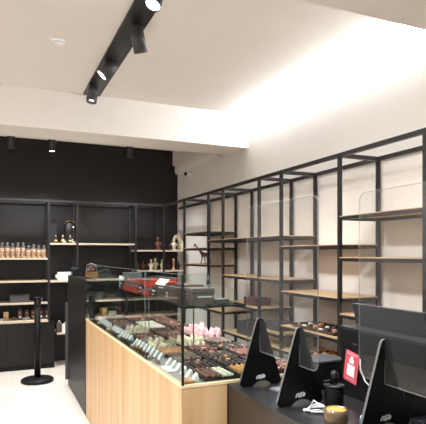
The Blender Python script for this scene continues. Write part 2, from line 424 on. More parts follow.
# grey box and dark packs on the lower shelves
t = thing('storage_box', 'low grey translucent box on the shelf under the cookie bags', 'box', (XY(19.5, yb), yb, .869))
MB().box((-.12, -.06, 0), (.12, .1, .095), .006).build('body', 'grey_box', t)
MB().box((-.124, -.064, .095), (.124, .104, .11), .004).build('lid', 'dark_grey_plastic', t)
t = thing('tape_dispenser', 'small black dispenser on the shelf behind the stanchion top', 'dispenser', (XY(43, yb), yb, .869))
MB().prism([(-.05, 0), (.05, 0), (.05, .02), (.0, .06), (-.05, .05)], 'y', -.03, .03).build('body', 'black_plastic', t)
MB().cyl((-.02, -.033, .035), (-.02, .033, .035), .016).build('spool', 'grey_plastic', t)
for i, (px, h, z) in enumerate([(20, .135, .637), (27, .135, .637), (33, .13, .637), (41, .13, .637), (46.6, .14, .637)]):
    t = thing('chocolate_pack', 'dark brown chocolate pack with pale seal, %s along the lowest shelf over the cabinet' % ords[i], 'chocolate pack', (XY(px, yb), yb, z), 0, 'brown packs above the cabinet')
    MB().prism([(-.028, 0), (.028, 0), (.03, .1), (.016, h), (-.016, h), (-.03, .1)], 'y', -.02, .02).build('pouch', 'choc_dark', t)
    MB().cyl((0, -.02, .035), (0, -.024, .035), .014).build('seal', 'white_card' if i in (0, 3, 4) else 'gold', t)
    MB().box((-.013, -.022, .075), (.013, -.0195, .1)).build('label_patch', 'choc_rose', t)
t = thing('gift_carton', 'upright pale yellow carton on the lowest shelf over the cabinet', 'box', (XY(6, yb), yb, .637))
MB().box((-.03, -.025, 0), (.03, .025, .11), .003).build('carton', 'yellow_box', t)
MB().box((-.025, -.0265, .03), (.025, -.0255, .05)).build('band', 'cardboard', t)
for px, cx in ((1.5, 'grey'), (26, 'grey')):
    t = thing('foil_parcel', 'small silver grey parcel %s' % ('beside the yellow carton' if px < 5 else 'lying before the brown packs'), 'parcel', (XY(px, 7.02), 7.02, .637), 0, 'silver parcels over the cabinet')
    MB().box((-.045, -.022, 0), (.045, .022, .032), .008).build('wrap', 'grey_plastic', t)
    MB().box((-.008, -.0235, -.0), (.008, .0235, .0335)).build('ribbon', 'silver', t)
t = thing('truffle_jar', 'tiny gold topped jar beside the silver parcels on the lowest shelf', 'jar', (XY(14, 7.04), 7.04, .637))
MB().lathe([(.018, 0), (.02, .02), (.016, .03)], n=12).build('jar', 'choc_milk', t)
MB().lathe([(.017, .03), (.017, .04)], n=12).build('lid', 'gold', t)
# packs in the recess behind the partition
for i, (px, w_, h_, mm, lb) in enumerate([(54.5, .035, .13, 'taupe_lid', 'taupe'), (58.5, .036, .11, 'white_card', 'white'), (63, .038, .15, 'tray_clear', 'tall grey')]):
    x = XY(px, 7.05)
    t = thing('gift_bag', '%s gift bag on the low shelf between cabinet and black partition' % lb, 'gift bag', (max(x, .80+i*.075), 7.05, .447), 0, 'gift bags on the low shelf')
    MB().prism([(-w_, 0), (w_, 0), (w_, h_), (w_*.4, h_*1.12), (-w_*.5, h_), (-w_, h_*.9)], 'y', -.03, .03).build('bag', mm, t)
    MB().tube([(-w_*.5, -.03, h_*.9), (0, -.032, h_*1.3), (w_*.5, -.03, h_*.95)], .004).build('handle', 'white_card', t)
# shelf with egg, bottles and dark carton
zs = 1.656
t = thing('dark_carton', 'tall plain black carton at the post on the small upper wall shelf', 'box', (XY(53, 7.2), 7.2, zs))
MB().box((-.05, -.05, 0), (.045, .05, .31), .004).build('carton', 'black_card', t)
MB().box((-.046, -.051, .25), (.041, -.0495, .262)).build('band', 'choc_dark', t)
t = thing('chocolate_egg', 'big dark chocolate egg with a gold ribbon on the small upper wall shelf', 'chocolate egg', (XY(69.5, 7.2), 7.2, zs))
MB().lathe([(.05, 0), (.058, .012), (.03, .03)], n=18).build('stand', 'black_gloss', t)
MB().ball((0, 0, .17), (.085, .085, .15), 18, 10).build('egg', 'egg_chocolate', t)
MB().tube([(-.075, -.03, .265), (-.04, -.06, .3), (.02, -.05, .315), (.06, -.03, .3), (.075, 0, .28)], .005).build('ribbon', 'gold', t)
MB().ball((.04, -.08, .22), .012).build('bow_knot', 'white_card', t)
def bottle(px, lab):
    t = thing('liqueur_bottle', lab, 'bottle', (XY(px, 7.05), 7.05, zs), 0, 'small bottles before the big egg')
    MB().lathe([(.022, 0), (.024, .01), (.024, .05), (.012, .07), (.01, .085)], n=12).build('body', 'choc_dark', t)
    MB().lathe([(.0243, .02), (.0245, .042)], n=12).build('label_band', 'gold', t)
    MB().lathe([(.012, .085), (.015, .092), (.013, .108), (.006, .112)], n=12).build('stopper', 'silver', t)
    return t
bottle(55.7, 'small dark bottle with gold band nearest the black carton')
bottle(62.8, 'small dark bottle with gold band standing in the middle before the egg')
bottle(70.3, 'small dark bottle with gold band beside the silver wrapped duck')
for px, lb in ((64.7, 'small silver foil figure lying before the middle bottle'), (73.6, 'silver wrapped duck figure at the end of the bottle row')):
    t = thing('foil_figure', lb, 'figurine', (XY(px, 7.0), 7.01, zs), 0, 'foil figures before the egg')
    MB().ball((0, 0, .018), (.03, .018, .018)).build('body', 'silver', t)
    MB().ball((-.015, 0, .042), .014).build('head', 'silver', t)
# white box, brown box, bag on the shelf at 1.15
t = thing('white_carton', 'white open carton on the wall shelf beside the black partition top', 'box', (XY(64, 7.08), 7.08, 1.15))
MB().box((-.085, -.06, 0), (.085, .06, .10), .003).build('carton', 'white_card', t)
MB().prism([(-.085, .1), (.085, .1), (.095, .115), (-.1, .112)], 'y', -.062, -.058).build('flap', 'white_card', t)
MB().box((-.11, -.05, .03), (-.0855, .05, .075), .003).build('side_flap', 'white_card', t)
t = thing('hamper_box', 'brown gift hamper with pink and white wrapping on the middle wall shelf', 'hamper', (XY(91.5, 7.1), 7.1, 1.161))
MB().box((-.075, -.07, 0), (.075, .07, .1), .004).build('box', 'cardboard', t)
m = MB()
for i in range(9): m.ball((random.uniform(-.055, .055), random.uniform(-.05, .03), .12+random.uniform(0, .06)), random.uniform(.016, .03), 7, 4)
m.build('wrapped_sweets', 'choc_pink', t)
m = MB()
for i in range(7): m.ball((random.uniform(-.06, .06), random.uniform(-.065, -.03), .11+random.uniform(0, .07)), random.uniform(.013, .02), 7, 4)
m.build('dark_sweets', 'choc_milk', t)
m = MB(); m.tube([(-.07, 0, .1), (-.06, 0, .19), (0, 0, .215), (.06, 0, .19), (.07, 0, .1)], .007); m.build('handle', 'white_card', t)
t = thing('carry_bag', 'black slouching carry bag beside the hamper on the middle wall shelf', 'bag', (XY(105, 7.1), 7.1, 1.161))
MB().prism([(-.11, 0), (.15, 0), (.14, .03), (.08, .06), (.04, .11), (-.03, .125), (-.1, .11)], 'y', -.05, .05).build('bag', 'grey_box', t)
MB().tube([(-.08, -.05, .09), (-.02, -.06, .135), (.03, -.055, .12), (.07, -.055, .08)], .007).build('strap', 'grey_plastic', t)
for i, (z, its) in enumerate([(.869, [(100, 'grey_box', .05, .1), (110, 'tray_clear', .06, .06), (118, 'dark_grey_plastic', .04, .08)]), (.646, [(103, 'yellow_box', .04, .09), (112, 'white_card', .05, .04), (119, 'maroon_box', .035, .1)])]):
    for px, mm, w_, h_ in its:
        t = thing('stock_box', '%s stock box on the %s shelf seen through the display glass' % ({'grey_box': 'grey', 'tray_clear': 'flat taupe', 'dark_grey_plastic': 'charcoal', 'yellow_box': 'yellow', 'white_card': 'flat white', 'maroon_box': 'maroon'}[mm], ('upper', 'lower')[i]), 'box', (XY(px, 7.1), 7.1, z), 0, 'stock boxes behind the display')
        MB().box((-w_, -.05, 0), (w_, .05, h_), .003).build('carton', mm, t)
        MB().box((-w_-.003, -.053, h_), (w_+.003, .053, h_+.012), .003).build('lid', mm, t)

# chocolate figures on the corner shelves
def figurine(px, z, h, m, lab, y=7.1, wide=1.0, head=True, arms=True):
    t = thing('chocolate_figure', lab, 'figurine', (XY(px, y), y, z), 0, 'moulded chocolate figures in the corner')
    s = h/.24
    MB().lathe([(.04*s*wide, 0), (.042*s*wide, .01*s), (.03*s*wide, .022*s)], n=14).build('base', m, t)
    b = MB(); b.lathe([(.026*s*wide, .02*s), (.034*s*wide, .05*s), (.04*s*wide, .09*s), (.036*s*wide, .12*s), (.03*s*wide, .15*s), (.014*s, .17*s)], n=12, sy=.8)
    if arms:
        for q in (-1, 1): b.tube([(q*.03*s*wide, 0, .145*s), (q*.05*s*wide, -.01*s, .12*s), (q*.042*s*wide, -.03*s, .09*s)], [.014*s, .013*s, .011*s], 7)
    b.build('body', m, t)
    hb = MB(); hb.ball((0, 0, .195*s), (.024*s, .024*s, .028*s)); hb.ball((0, -.022*s, .192*s), .007*s, 6, 4); hb.build('head', m, t)
    MB().lathe([(.026*s, .205*s), (.022*s, .22*s), (.008*s, .245*s)], n=10).build('cap', m, t)
    return t
z1, z2 = 1.566, 1.271
figurine(158, z1, .19, 'choc_red', 'red brown chocolate figure alone on the corner shelf', wide=1.15)
figurine(171, z1, .15, 'choc_dark', 'dark chocolate figure behind the cream ones on the corner shelf', y=7.18)
figurine(174, z1, .17, 'choc_cream', 'cream chocolate figure standing before the white horse head', y=7.05)
figurine(182, z1, .15, 'choc_white', 'white chocolate figure at the rack end of the corner shelf', y=7.08, wide=.9)
t = thing('chocolate_horse', 'cream chocolate horse head with arched neck on the corner shelf', 'figurine', (XY(178, 7.2), 7.2, z1))
MB().lathe([(.045, 0), (.045, .012), (.03, .02)], n=14).build('base', 'choc_cream', t)
MB().tube([(.02, 0, .02), (.035, 0, .08), (.03, 0, .15), (0, 0, .2), (-.04, 0, .205), (-.065, 0, .17), (-.075, 0, .145)], [.036, .034, .034, .034, .028, .02, .013], 10).build('neck_and_head', 'choc_cream', t)
m = MB()
for q in (-1, 1): m.cyl((-.01, q*.014, .22), (-.008, q*.016, .25), .009, .002, 6)
m.build('ears', 'choc_cream', t)
for px, h, mm, lab, y in [(151, .16, 'choc_cream', 'cream chocolate figure nearest the glass box on the lower corner shelf', 7.05),
        (155.2, .18, 'choc_cream', 'taller cream chocolate figure set back on the lower corner shelf', 7.16),
        (162, .155, 'choc_white', 'slim white chocolate figure at the post on the lower corner shelf', 7.05),
        (138, .13, 'choc_dark', 'dark chocolate figure by the tall post on the lower corner shelf', 7.1),
        (143, .14, 'choc_red', 'red brown chocolate figure among dark ones on the lower corner shelf', 7.12),
        (147.3, .12, 'choc_dark', 'short dark chocolate figure beside the cream ones on the lower corner shelf', 7.1),
        (168.5, .13, 'choc_dark', 'dark chocolate figure past the post on the lower corner shelf', 7.12),
        (178.5, .13, 'choc_dark', 'dark chocolate figure at the rack end of the lower corner shelf', 7.12)]:
    figurine(px, z2, h, mm, lab, y, wide=.8 if mm == 'choc_white' else 1)
t = thing('chocolate_column', 'slender tan chocolate column with ball top on the lower corner shelf', 'figurine', (XY(173.6, 7.05), 7.05, z2))
MB().lathe([(.03, 0), (.03, .012), (.014, .02), (.012, .13), (.017, .14)], n=12).build('shaft', 'choc_peach', t)
MB().ball((0, 0, .153), .018).build('ball_top', 'choc_cream', t)

# giraffe on the rack
t = thing('giraffe_figurine', 'bronze coloured long necked giraffe figurine on the rack shelf by the back wall', 'figurine', (2.44, 5.83, 1.386), math.radians(-65)); t.scale = (.72, .72, .74)
b = MB()
b.tube([(.085, 0, .135), (.04, 0, .145), (-.03, 0, .15), (-.07, 0, .165), (-.11, 0, .2), (-.17, 0, .255), (-.235, 0, .315)], [.022, .034, .036, .034, .022, .015, .013], 10)
b.tube([(-.225, 0, .31), (-.25, 0, .32), (-.285, 0, .3)], [.014, .016, .008], 8)
b.build('body', 'bronze', t)
for x, y, fx in ((.075, .018, .11), (.06, -.018, .06), (-.05, .018, -.02), (-.055, -.018, -.09)):
    MB().tube([(x, y, .14), ((x+fx)/2+.012, y, .07), (fx, y, .0)], [.017, .01, .008], 7).build('leg', 'bronze', t)
for q in (-1, 1): MB().cyl((-.243, q*.008, .325), (-.236, q*.012, .352), .004, .003, 6).build('horn', 'bronze', t)
MB().tube([(.09, 0, .14), (.115, 0, .1), (.12, 0, .05)], [.006, .004, .007], 6).build('tail', 'bronze', t)

# ------------------------------------------------------------------ stanchion
t = thing('stanchion_post', 'black belt stanchion on a round base on the pale floor', 'stanchion', (.464, 6.241, 0))
MB().lathe([(.178, 0), (.185, .012), (.185, .03), (.17, .042), (.06, .055)], n=32).build('base', 'black_plastic', t)
MB().cyl((0, 0, .05), (0, 0, .905), .036, n=20).build('pole', 'black_plastic', t)
MB().lathe([(.037, .905), (.041, .91), (.041, .98), (.037, .997)], n=20).build('belt_head', 'black_plastic', t)
MB().box((-.012, -.046, .915), (.012, -.039, .965)).build('belt_clip', 'dark_grey_plastic', t)

# ------------------------------------------------------------------ black partition beyond the display case
t = thing('partition_panel', 'waist high black partition panel continuing the display counter', 'partition', (.777, 4.755, 0))
MB().box((0, 0, 0), (.11, 1.20, 1.25)).build('panel', 'black_laminate', t)
MB().box((-.002, -.002, 1.25), (.112, 1.202, 1.262)).build('cap_rail', 'black_laminate', t)
MB().box((-.03, 1.2025, .06), (.0, 1.214, .95)).build('edge_strip', 'grey_box', t)
t = thing('label_printer', 'small black label printer with white marks on top of the partition', 'printer', (.84, 5.75, 1.2625))
MB().prism([(-.05, 0), (.05, 0), (.05, .05), (.02, .085), (-.05, .07)], 'y', -.09, .09).build('body', 'black_plastic', t)
MB().cyl((-.03, -.06, .075), (-.03, .06, .075), .022).build('roll', 'dark_grey_plastic', t)
MB().box((-.0515, -.03, .02), (-.0505, .03, .035)).build('label_slot', 'white_print', t)

# ------------------------------------------------------------------ display case
X0, X1, Y0, Y1, ZW, ZS, ZG = .777, 1.52, 2.135, 4.74, .903, 1.26, 1.407
case = thing('display_case', 'long oak display counter with glass front full of chocolate trays', 'display case', (X0, Y0, 0))
def D(p): return (p[0]-X0, p[1]-Y0, p[2])
MB().box(D((X0, Y0+.02, 0)), D((X0+.02, Y1, ZW-.012))).build('front_panel', 'counter_oak', case)
MB().box(D((X0, Y0, 0)), D((1.005, Y0+.02, ZW-.012))).build('end_panel', 'counter_oak', case)
MB().box(D((1.006, Y0+.002, 0)), D((X1, Y0+.02, ZW-.012))).build('inner_end_panel', 'brown_black_laminate', case)
MB().box(D((X1-.02, Y0+.02, 0)), D((X1, Y1, ZW-.012))).build('rear_panel', 'black_laminate', case)
MB().box(D((X0, Y1-.02, 0)), D((X1, Y1+.001, ZW-.012))).build('far_panel', 'black_laminate', case)
e = MB(); e.box(D((X0-.002, Y0-.002, ZW-.012)), D((X0+.022, Y1, ZW))).box(D((X0+.022, Y0-.002, ZW-.012)), D((X1, Y0+.02, ZW)))
e.build('rim_strip', 'counter_oak_edge', case)
MB().box(D((X0+.022, Y0+.02, ZW-.02)), D((X1, Y1, ZW-.001))).build('deck', 'deck_steel', case)
th = .006
ym = XY(144, 0) if False else X0/math.tan(YAW+math.atan((144-213)/500))
for a, b in ((Y0+.008, ym-.002), (ym+.002, Y1)):
    MB().box(D((X0+.004, a, ZW)), D((X0+.004+th, b, ZG))).build('front_pane', 'case_glass', case)
MB().box(D((X0+.0035, ym-.002, ZW)), D((X0+.0105, ym+.002, ZG))).build('pane_joint', 'plexi_edge', case)
MB().prism([(.0105, ZW), (X1-X0-.03, ZW), (X1-X0-.03, ZW+.09), (.335, ZS+.006), (.335, ZS+.012), (.185, ZG), (.0105, ZG)], 'y', .002, .008).build('end_pane', 'case_glass', case)
MB().prism([(.0105, ZW), (.335, ZW), (.335, ZS+.012), (.185, ZG), (.0105, ZG)], 'y', Y1-Y0-.008, Y1-Y0-.002).build('far_pane', 'case_glass', case)
MB().box(D((X0+.002, Y0, ZW)), D((X0+.0125, Y0+.010, ZG))).build('corner_post', 'glass_edge', case)
MB().box(D((X0+.013, Y0+.009, ZS-.008)), D((X0+.333, Y1-.01, ZS))).build('glass_shelf', 'shelf_glass', case)
e = MB(); e.box(D((X0+.011, Y0+.0085, ZS-.009)), D((X0+.013, Y1-.01, ZS+.001))).box(D((X0+.013, Y0+.0085, ZS-.009)), D((X0+.333, Y0+.0105, ZS+.001))).box(D((X0+.333, Y0+.0085, ZS-.009)), D((X0+.3345, Y1-.01, ZS+.001)))
e.build('shelf_edge', 'glass_edge', case)
e = MB(); e.box(D((X0+.004, Y0+.01, ZG)), D((X0+.01, Y1, ZG+.0015))).box(D((X0+.012, Y0+.002, ZG)), D((X0+.185, Y0+.008, ZG+.0015)))
e.build('top_edge', 'edge_grey', case)
# brackets carrying the glass shelf
for y in (2.8, 3.75):
    MB().box(D((1.0925, y-.0035, ZW)), D((1.0992, y+.0035, ZS-.009))).build('shelf_support', 'silver', case)

# trays and chocolates
def choc_mesh(kind):
    m = MB()
    if kind in ('dark', 'red'): m.lathe([(.0125, 0), (.0135, .006), (.011, .013), (.006, .017), (.001, .018)], n=8)
    elif kind in ('milk', 'gold'): m.lathe([(.012, 0), (.0145, .008), (.0135, .016), (.007, .022), (.001, .0235)], n=8)
    elif kind in ('white', 'peach'): m.cbox((0, 0, .009), (.026, .022, .018), .004)
    elif kind == 'pink': m.lathe([(.018, 0), (.02, .01), (.014, .02), (.016, .026), (.008, .042), (.001, .052)], n=8)
    elif kind == 'cream': m.lathe([(.014, 0), (.016, .007), (.011, .014), (.012, .018), (.001, .03)], n=8)
    else: m.ball((0, 0, .012), (.0135, .0135, .012), 8, 5)
    if kind not in ('pink', 'cream'): m.move(Matrix.Diagonal((.92, .92, 1, 1)))
    return m.mesh('chocolate', 'choc_'+kind)
CM = {k: choc_mesh(k) for k in CHOC}
TY0, TP, NR = 2.165, .2065, 12
COLS = [(.905, 'front'), (1.1, 'middle'), (1.295, 'staff')]
TRAYK = [  # per row: kinds of the three trays
    ['mw', 'gold', 'rose'], ['dark', 'dark', 'dark'], ['grey', 'dark', 'rose'], ['peach', 'red', 'dark'], ['cream', 'cream', 'grey'], ['grey', 'red', 'pink'],
    ['red', 'milk', 'pink'], ['cream', 'dark', 'red'], ['dark', 'white', 'milk'], ['milk', 'white', 'milk'], ['dark', 'dark', 'milk'], ['dark', 'rose', 'dark']]
rowname = ['first', 'second', 'third', 'fourth', 'fifth', 'sixth', 'seventh', 'eighth', 'ninth', 'tenth', 'eleventh', 'last']
camp = Vector((0, 0, 1.5))
allch = []
for r in range(NR):
    for ci, (cx, cn) in enumerate(COLS):
        k = TRAYK[r][ci]
        y0 = TY0+r*TP; x0 = cx
        nm = 'milk and white chocolate pieces' if k == 'mw' else CHOC[k][1]
        lab = 'tray of %s, %s row from near glass end, %s column' % (nm, rowname[r], {'front': 'front glass', 'middle': 'middle', 'staff': 'staff side'}[cn])
        t = thing('chocolate_tray', lab, 'tray', (x0, y0, ZW), 0, 'chocolate trays in the display case')
        w_, d_ = .186, .196
        MB().box((0, 0, 0), (w_, d_, .004)).build('tray_base', 'tray_black', t)
        rim = MB()
        rim.box((0, 0, .004), (w_, .004, .014)).box((0, d_-.004, .004), (w_, d_, .014)).box((0, .004, .004), (.004, d_-.004, .014)).box((w_-.004, .004, .004), (w_, d_-.004, .014))
        rim.build('rim', 'tray_clear' if (r+ci) % 2 else 'tray_black', t)
        px_, py_ = (.041, .041) if k == 'pink' else (.031, .029)
        nx, ny = int((w_-.012)/px_), int((d_-.012)/py_)
        for i in range(nx):
            for j in range(ny):
                kk = ('milk' if i < nx/2 else 'white') if k == 'mw' else k
                if k in ('dark', 'milk', 'red', 'rose', 'grey') and random.random() < .22: kk = random.choice(['dark', 'rose', 'milk', 'dark', 'peach', 'grey'])  # random strays, the paler ones put in as painted glints
                p = Vector((x0+.006+px_*(i+.5)+random.uniform(-.002, .002), y0+.006+py_*(j+.5)+random.uniform(-.002, .002), ZW+.0042))
                allch.append(((p-camp).length, kk, p, r, ci))
                if k in ('pink', 'cream') and random.random() < .45 and kk == k:
                    allch.append(((p-camp).length+.001, kk, p+Vector((px_*.4, py_*.4, .024)), r, ci))
allch.sort(key=lambda a: a[0])
SING = {k: v[1].rstrip('s') for k, v in CHOC.items()}
SING['pink'] = 'pale pink meringue kiss'; SING['cream'] = 'cream coloured rosette'
for d_, k, p, r, ci in allch[:300]:
    o = bpy.data.objects.new('chocolate', CM[k]); C.objects.link(o); o.location = p; o.rotation_euler = (0, 0, random.uniform(0, 6))
    colname = ('front glass', 'middle', 'staff side')[ci]
    tag(o, '%s in the %s row from the near glass end, %s column' % (SING[k], rowname[r], colname), 'chocolate', '%s of the %s row, %s column' % (CHOC[k][1], rowname[r], colname))
# all the smaller looking chocolates farther back
sm = bmesh.new(); kinds = list(CHOC)
for d_, k, p, r, ci in allch[300:]:
    n0 = len(sm.faces); v0 = len(sm.verts)
    sm.from_mesh(CM[k]); sm.verts.ensure_lookup_table(); sm.faces.ensure_lookup_table()
    a = random.uniform(0, 6)
    mt = Matrix.Translation(p) @ Matrix.Rotation(a, 4, 'Z')
    for v in sm.verts[v0:]: v.co = mt @ v.co
    for f in sm.faces[n0:]: f.material_index = kinds.index(k)
me = bpy.data.meshes.new('assorted_chocolates'); sm.to_mesh(me); sm.free()
for k in kinds: me.materials.append(M['choc_'+k])
o = bpy.data.objects.new('assorted_chocolates', me); C.objects.link(o)
tag(o, 'many small assorted chocolates filling the far trays of the glass display', 'chocolates', None, 'stuff')

# price tags in the row behind the front glass
def price_tag_mesh():
    m = MB(); m.prism([(-.018, 0), (.018, 0), (.012, .036), (.009, .036)], 'y', -.017, .017); return m.mesh('price_tag', 'white_card')
pm = price_tag_mesh()
MB().box(D((X0+.0125, 2.72, ZW-.001)), D((X0+.124, 4.62, ZW))).build('sample_ledge', 'tray_black', case)
for i in range(32):
    y = 2.2+i*.076
    if i % 9 == 6: continue
    t = bpy.data.objects.new('price_tag', pm); C.objects.link(t); t.location = (.866, y, ZW+.0005); t.rotation_euler = (0, 0, random.uniform(-.12, .12))
    tag(t, 'small white slanted price tag in the long row behind the front glass', 'price tag', 'price tags behind the front glass')
# loose sample chocolates between tags and glass
sk = ['dark', 'red', 'white', 'milk', 'dark', 'rose', 'gold', 'white', 'dark', 'milk']
SN = {'dark': 'dark', 'red': 'red brown', 'white': 'white', 'milk': 'milk brown', 'rose': 'rosy brown', 'gold': 'golden'}
for i in range(26):
    y = 2.62+i*.078
    k = sk[i % 10]
    o = bpy.data.objects.new('sample_chocolate', CM[k]); C.objects.link(o); o.location = (.824+random.uniform(-.006, .006), y, ZW+.0005); o.scale = (1.15, 1.15, 1.0)
    tag(o, '%s sample chocolate lying between the price tag row and front glass' % SN[k], 'chocolate', '%s samples behind the front glass' % SN[k])
t = tag(MB().cbox((0, 0, .006), (.05, .07, .012), .004).build('paper_slip', 'choc_peach', None, (.83, 2.2, ZW+.0005)), 'small peach coloured slip at the near corner inside the glass', 'card')
t = tag(MB().cbox((0, 0, .0015), (.045, .14, .003)).build('cream_card', 'white_card', None, (.826, 2.48, ZW+.0005)), 'flat cream card lying behind the front glass near the corner', 'card')

# boxes on the glass shelf
zb = ZS+.0012
def gift_box(x0, y0, x1, y1, h, m, lab, lid=None, z=zb, fr=.72):
    t = thing('gift_box', lab, 'gift box', ((x0+x1)/2, (y0+y1)/2, z), 0, 'gift boxes on the glass shelf')
    w_, d_ = (x1-x0)/2, (y1-y0)/2
    MB().box((-w_+.002, -d_+.002, 0), (w_-.002, d_-.002, h*fr), .002).build('box', m, t)
    MB().box((-w_, -d_, h*fr), (w_, d_, h), .002).build('lid', lid or m, t)
    return t, w_, d_
LOGO = 'taupe box with white lettering on its long side at the front glass'
t, w_, d_ = gift_box(.803, 2.27, .86-.02, 2.62, .078, 'taupe_box', LOGO)
text('~~~~~', .03, t, T(-w_-.0008, .08, .066) @ FACE_NX)
text('22', .036, t, T(-w_-.0008, -.02, .034) @ FACE_NX)
t, w_, d_ = gift_box(.85, 2.19, .966, 2.31, .078, 'taupe_box', 'taupe box with pale lid and lettered end at the near glass corner', 'taupe_lid')
m = MB()
for q in range(8): m.box((-.028+q*.0095, -d_+.0004, .034+.001*(q % 2)), (-.022+q*.0095, -d_+.0013, .040+.001*(q % 3)))
m.build('lettering', 'white_print', t)
text('=', .022, t, T(-w_-.0008, .012, .03) @ FACE_NX); text('~', .03, t, T(-w_-.0008, .01, .05) @ FACE_NX)
gift_box(.862, 2.33, .97, 2.5, .088, 'taupe_box', 'taupe box with pale lid right behind the lettered corner box', 'taupe_lid')
gift_box(.865, 2.52, .965, 2.62, .07, 'maroon_box', 'maroon box behind the two pale lidded boxes', 'taupe_box')
gift_box(.975, 2.2, 1.05, 2.33, .022, 'grey_box', 'flat grey box beside the lettered corner box', 'taupe_lid')
RB = [(.80, 2.735, .86, 2.90, .036, 'red box with black top at the front glass next to the taupe lettered box'),
      (.80, 3.00, .86, 3.38, .036, 'long red box with black top at the front glass farthest from the near corner'),
      (.88, 2.86, .94, 2.98, .045, 'small red box in the second line behind a black price card'),
      (.88, 3.36, .94, 3.74, .04, 'red box farthest back in the second line'),
      (.965, 3.44, 1.04, 3.86, .06, 'red box in the third line farthest from the near corner'),
      (.965, 2.93, 1.04, 3.3, .094, 'tall red box at the staff side edge behind the red lidded box')]
for a in RB: gift_box(a[0], a[1], a[2], a[3], a[4], 'red_box', a[5], 'black_card', fr=.9)
gift_box(.866, 2.64, .94, 2.84, .086, 'maroon_box', 'maroon box with red lid behind the lettered boxes', 'red_box', fr=.86)
# black price cards with white script
for i, (y, x, lb) in enumerate([(2.94, .802, 'standing between the two front red boxes'), (2.67, .804, 'beside the white card near the taupe lettered box'), (3.46, .804, 'past the far end of the front red boxes')]):
    t = thing('price_card', 'small black price card with white writing '+lb, 'price card', (x, y, zb), 0, 'black price cards on the glass shelf')
    MB().prism([(-.004, 0), (.03, 0), (.014, .06), (.010, .06)], 'y', -.035, .035).build('card', 'black_card', t)
    m = MB(); rg = random.Random(i)
    for zl, hs in ((.037, .010), (.018, .006)):
        for q in range(6):
            yq = -.024+q*.0085
            m.tube([(-.0012, yq, -hs/2+rg.uniform(0, .004)), (-.0012, yq+.003, hs/2-rg.uniform(0, .004)), (-.0012, yq+.006, -hs/4)], .0011, 4)
        m.bm.verts.ensure_lookup_table()
        for v in m.bm.verts:
            if not v.tag: v.co.x += -.004+zl*.24; v.co.z += zl; v.tag = True
    m.build('lettering', 'white_print', t)
t = thing('white_note', 'blank white note card leaning on the taupe lettered box', 'card', (.821, 2.55, zb+.078))
MB().prism([(-.018, 0), (-.016, 0), (.012, .03), (.010, .03)], 'y', -.08, .08).build('card', 'white_card', t)
t = thing('white_tub', 'small white tub on the far end of the glass shelf', 'tub', (1.06, 4.5, zb)); t.scale = (.75, .75, .75)
MB().lathe([(.03, 0), (.036, .05)], n=16).build('tub', 'white_plastic', t)
MB().lathe([(.038, .05), (.038, .058)], n=16).build('lid', 'white_card', t)
t = thing('clear_box', 'clear square acrylic box on the far glass shelf before the figures', 'box', (1.03, 4.0, zb))
MB().box((-.06, -.06, 0), (.06, .06, .09)).build('box', 'clear_wrap', t)
e = MB()
for sx in (-1, 1):
    for sy in (-1, 1): e.box((sx*.06-.002, sy*.06-.002, 0), (sx*.06+.002, sy*.06+.002, .09))
for s in (-1, 1): e.box((-.06, s*.06-.002, .088), (.06, s*.06+.002, .092)).box((s*.06-.002, -.06, .088), (s*.06+.002, .06, .092))
e.build('edges', 'grey_plastic', t)
t = thing('glass_stopper_bottle', 'small dark bottle with pointed stopper on the glass shelf beside the boxes', 'bottle', (1.085, 2.55, zb))
MB().lathe([(.014, 0), (.018, .02), (.014, .06), (.007, .075)], n=12).build('body', 'choc_dark', t)
MB().lathe([(.009, .075), (.011, .09), (.001, .125)], n=10).build('stopper', 'black_gloss', t)

# ------------------------------------------------------------------ sales counter
ct = thing('sales_counter', 'dark brown sales counter with black top butting against the display case', 'counter', (1.01, .2, 0))
MB().box((.0, .0, 0), (.57, 1.93, .862)).build('body', 'brown_black_laminate', ct)
MB().box((-.002, -.002, .862), (.575, 1.932, .89)).build('countertop', 'countertop_black', ct)
zc = .8905
# sheet feet
def foot(Y, lab, X=1.134):
    t = thing('screen_foot', lab, 'screen foot', (X, Y, zc), 0, 'feet of the clear counter screens')
    pts = []
    def arc(cx, cz, r, a0, a1, n=6):
        for i in range(n+1):
            a = math.radians(a0+(a1-a0)*i/n); pts.append((cx+r*math.cos(a), cz+r*math.sin(a)))
    arc(-.085, .022, .022, 190, 290)
    arc(.01, -.045, .068, 138, 42, 8)
    arc(.09, .022, .022, 250, 350)
    arc(0, .295, .02, 12, 168)
    MB().prism(pts, 'y', -.0055, .0055, side=1).build('plate', ['satin_black_acrylic', 'edge_grey'], t)
    # bright slot edge where the sheet is held
    MB().box((-.0045, -.0075, .158), (-.0015, -.0056, .24)).build('slot', 'plexi_edge', t)
    lg = MB()
    def stroke(a, b, w=.0055):
        dx, dz = b[0]-a[0], b[1]-a[1]; ln = math.hypot(dx, dz); nx, nz = -dz/ln*w/2, dx/ln*w/2
        lg.prism([(a[0]-nx, a[1]-nz), (b[0]-nx, b[1]-nz), (b[0]+nx, b[1]+nz), (a[0]+nx, a[1]+nz)], 'y', -.0064, -.0056)
    o = (-.021, .032)
    for a, b in [((0, 0), (.007, .016)), ((.007, .016), (.02, .02)), ((.014, .0), (.02, .02)), ((.012, .009), (.022, .012)), ((.022, .0), (.029, .02)), ((.029, .02), (.04, .022)), ((.021, .001), (.033, .003)), ((.032, .003), (.037, .012)), ((.024, .01), (.037, .012)), ((.042, .004), (.049, .024)), ((.042, .004), (.052, .006)), ((.052, .006), (.055, .018))]:
        stroke((o[0]+a[0]*.8, o[1]+a[1]*.8), (o[0]+b[0]*.8, o[1]+b[1]*.8))
    lg.build('logo', 'white_print', t)
    return t
foot(2.05, 'black tapered screen foot next to the display case')
foot(1.72, 'black tapered screen foot behind the amber bowl')
foot(1.36, 'black tapered screen foot before the till monitor', 1.247)
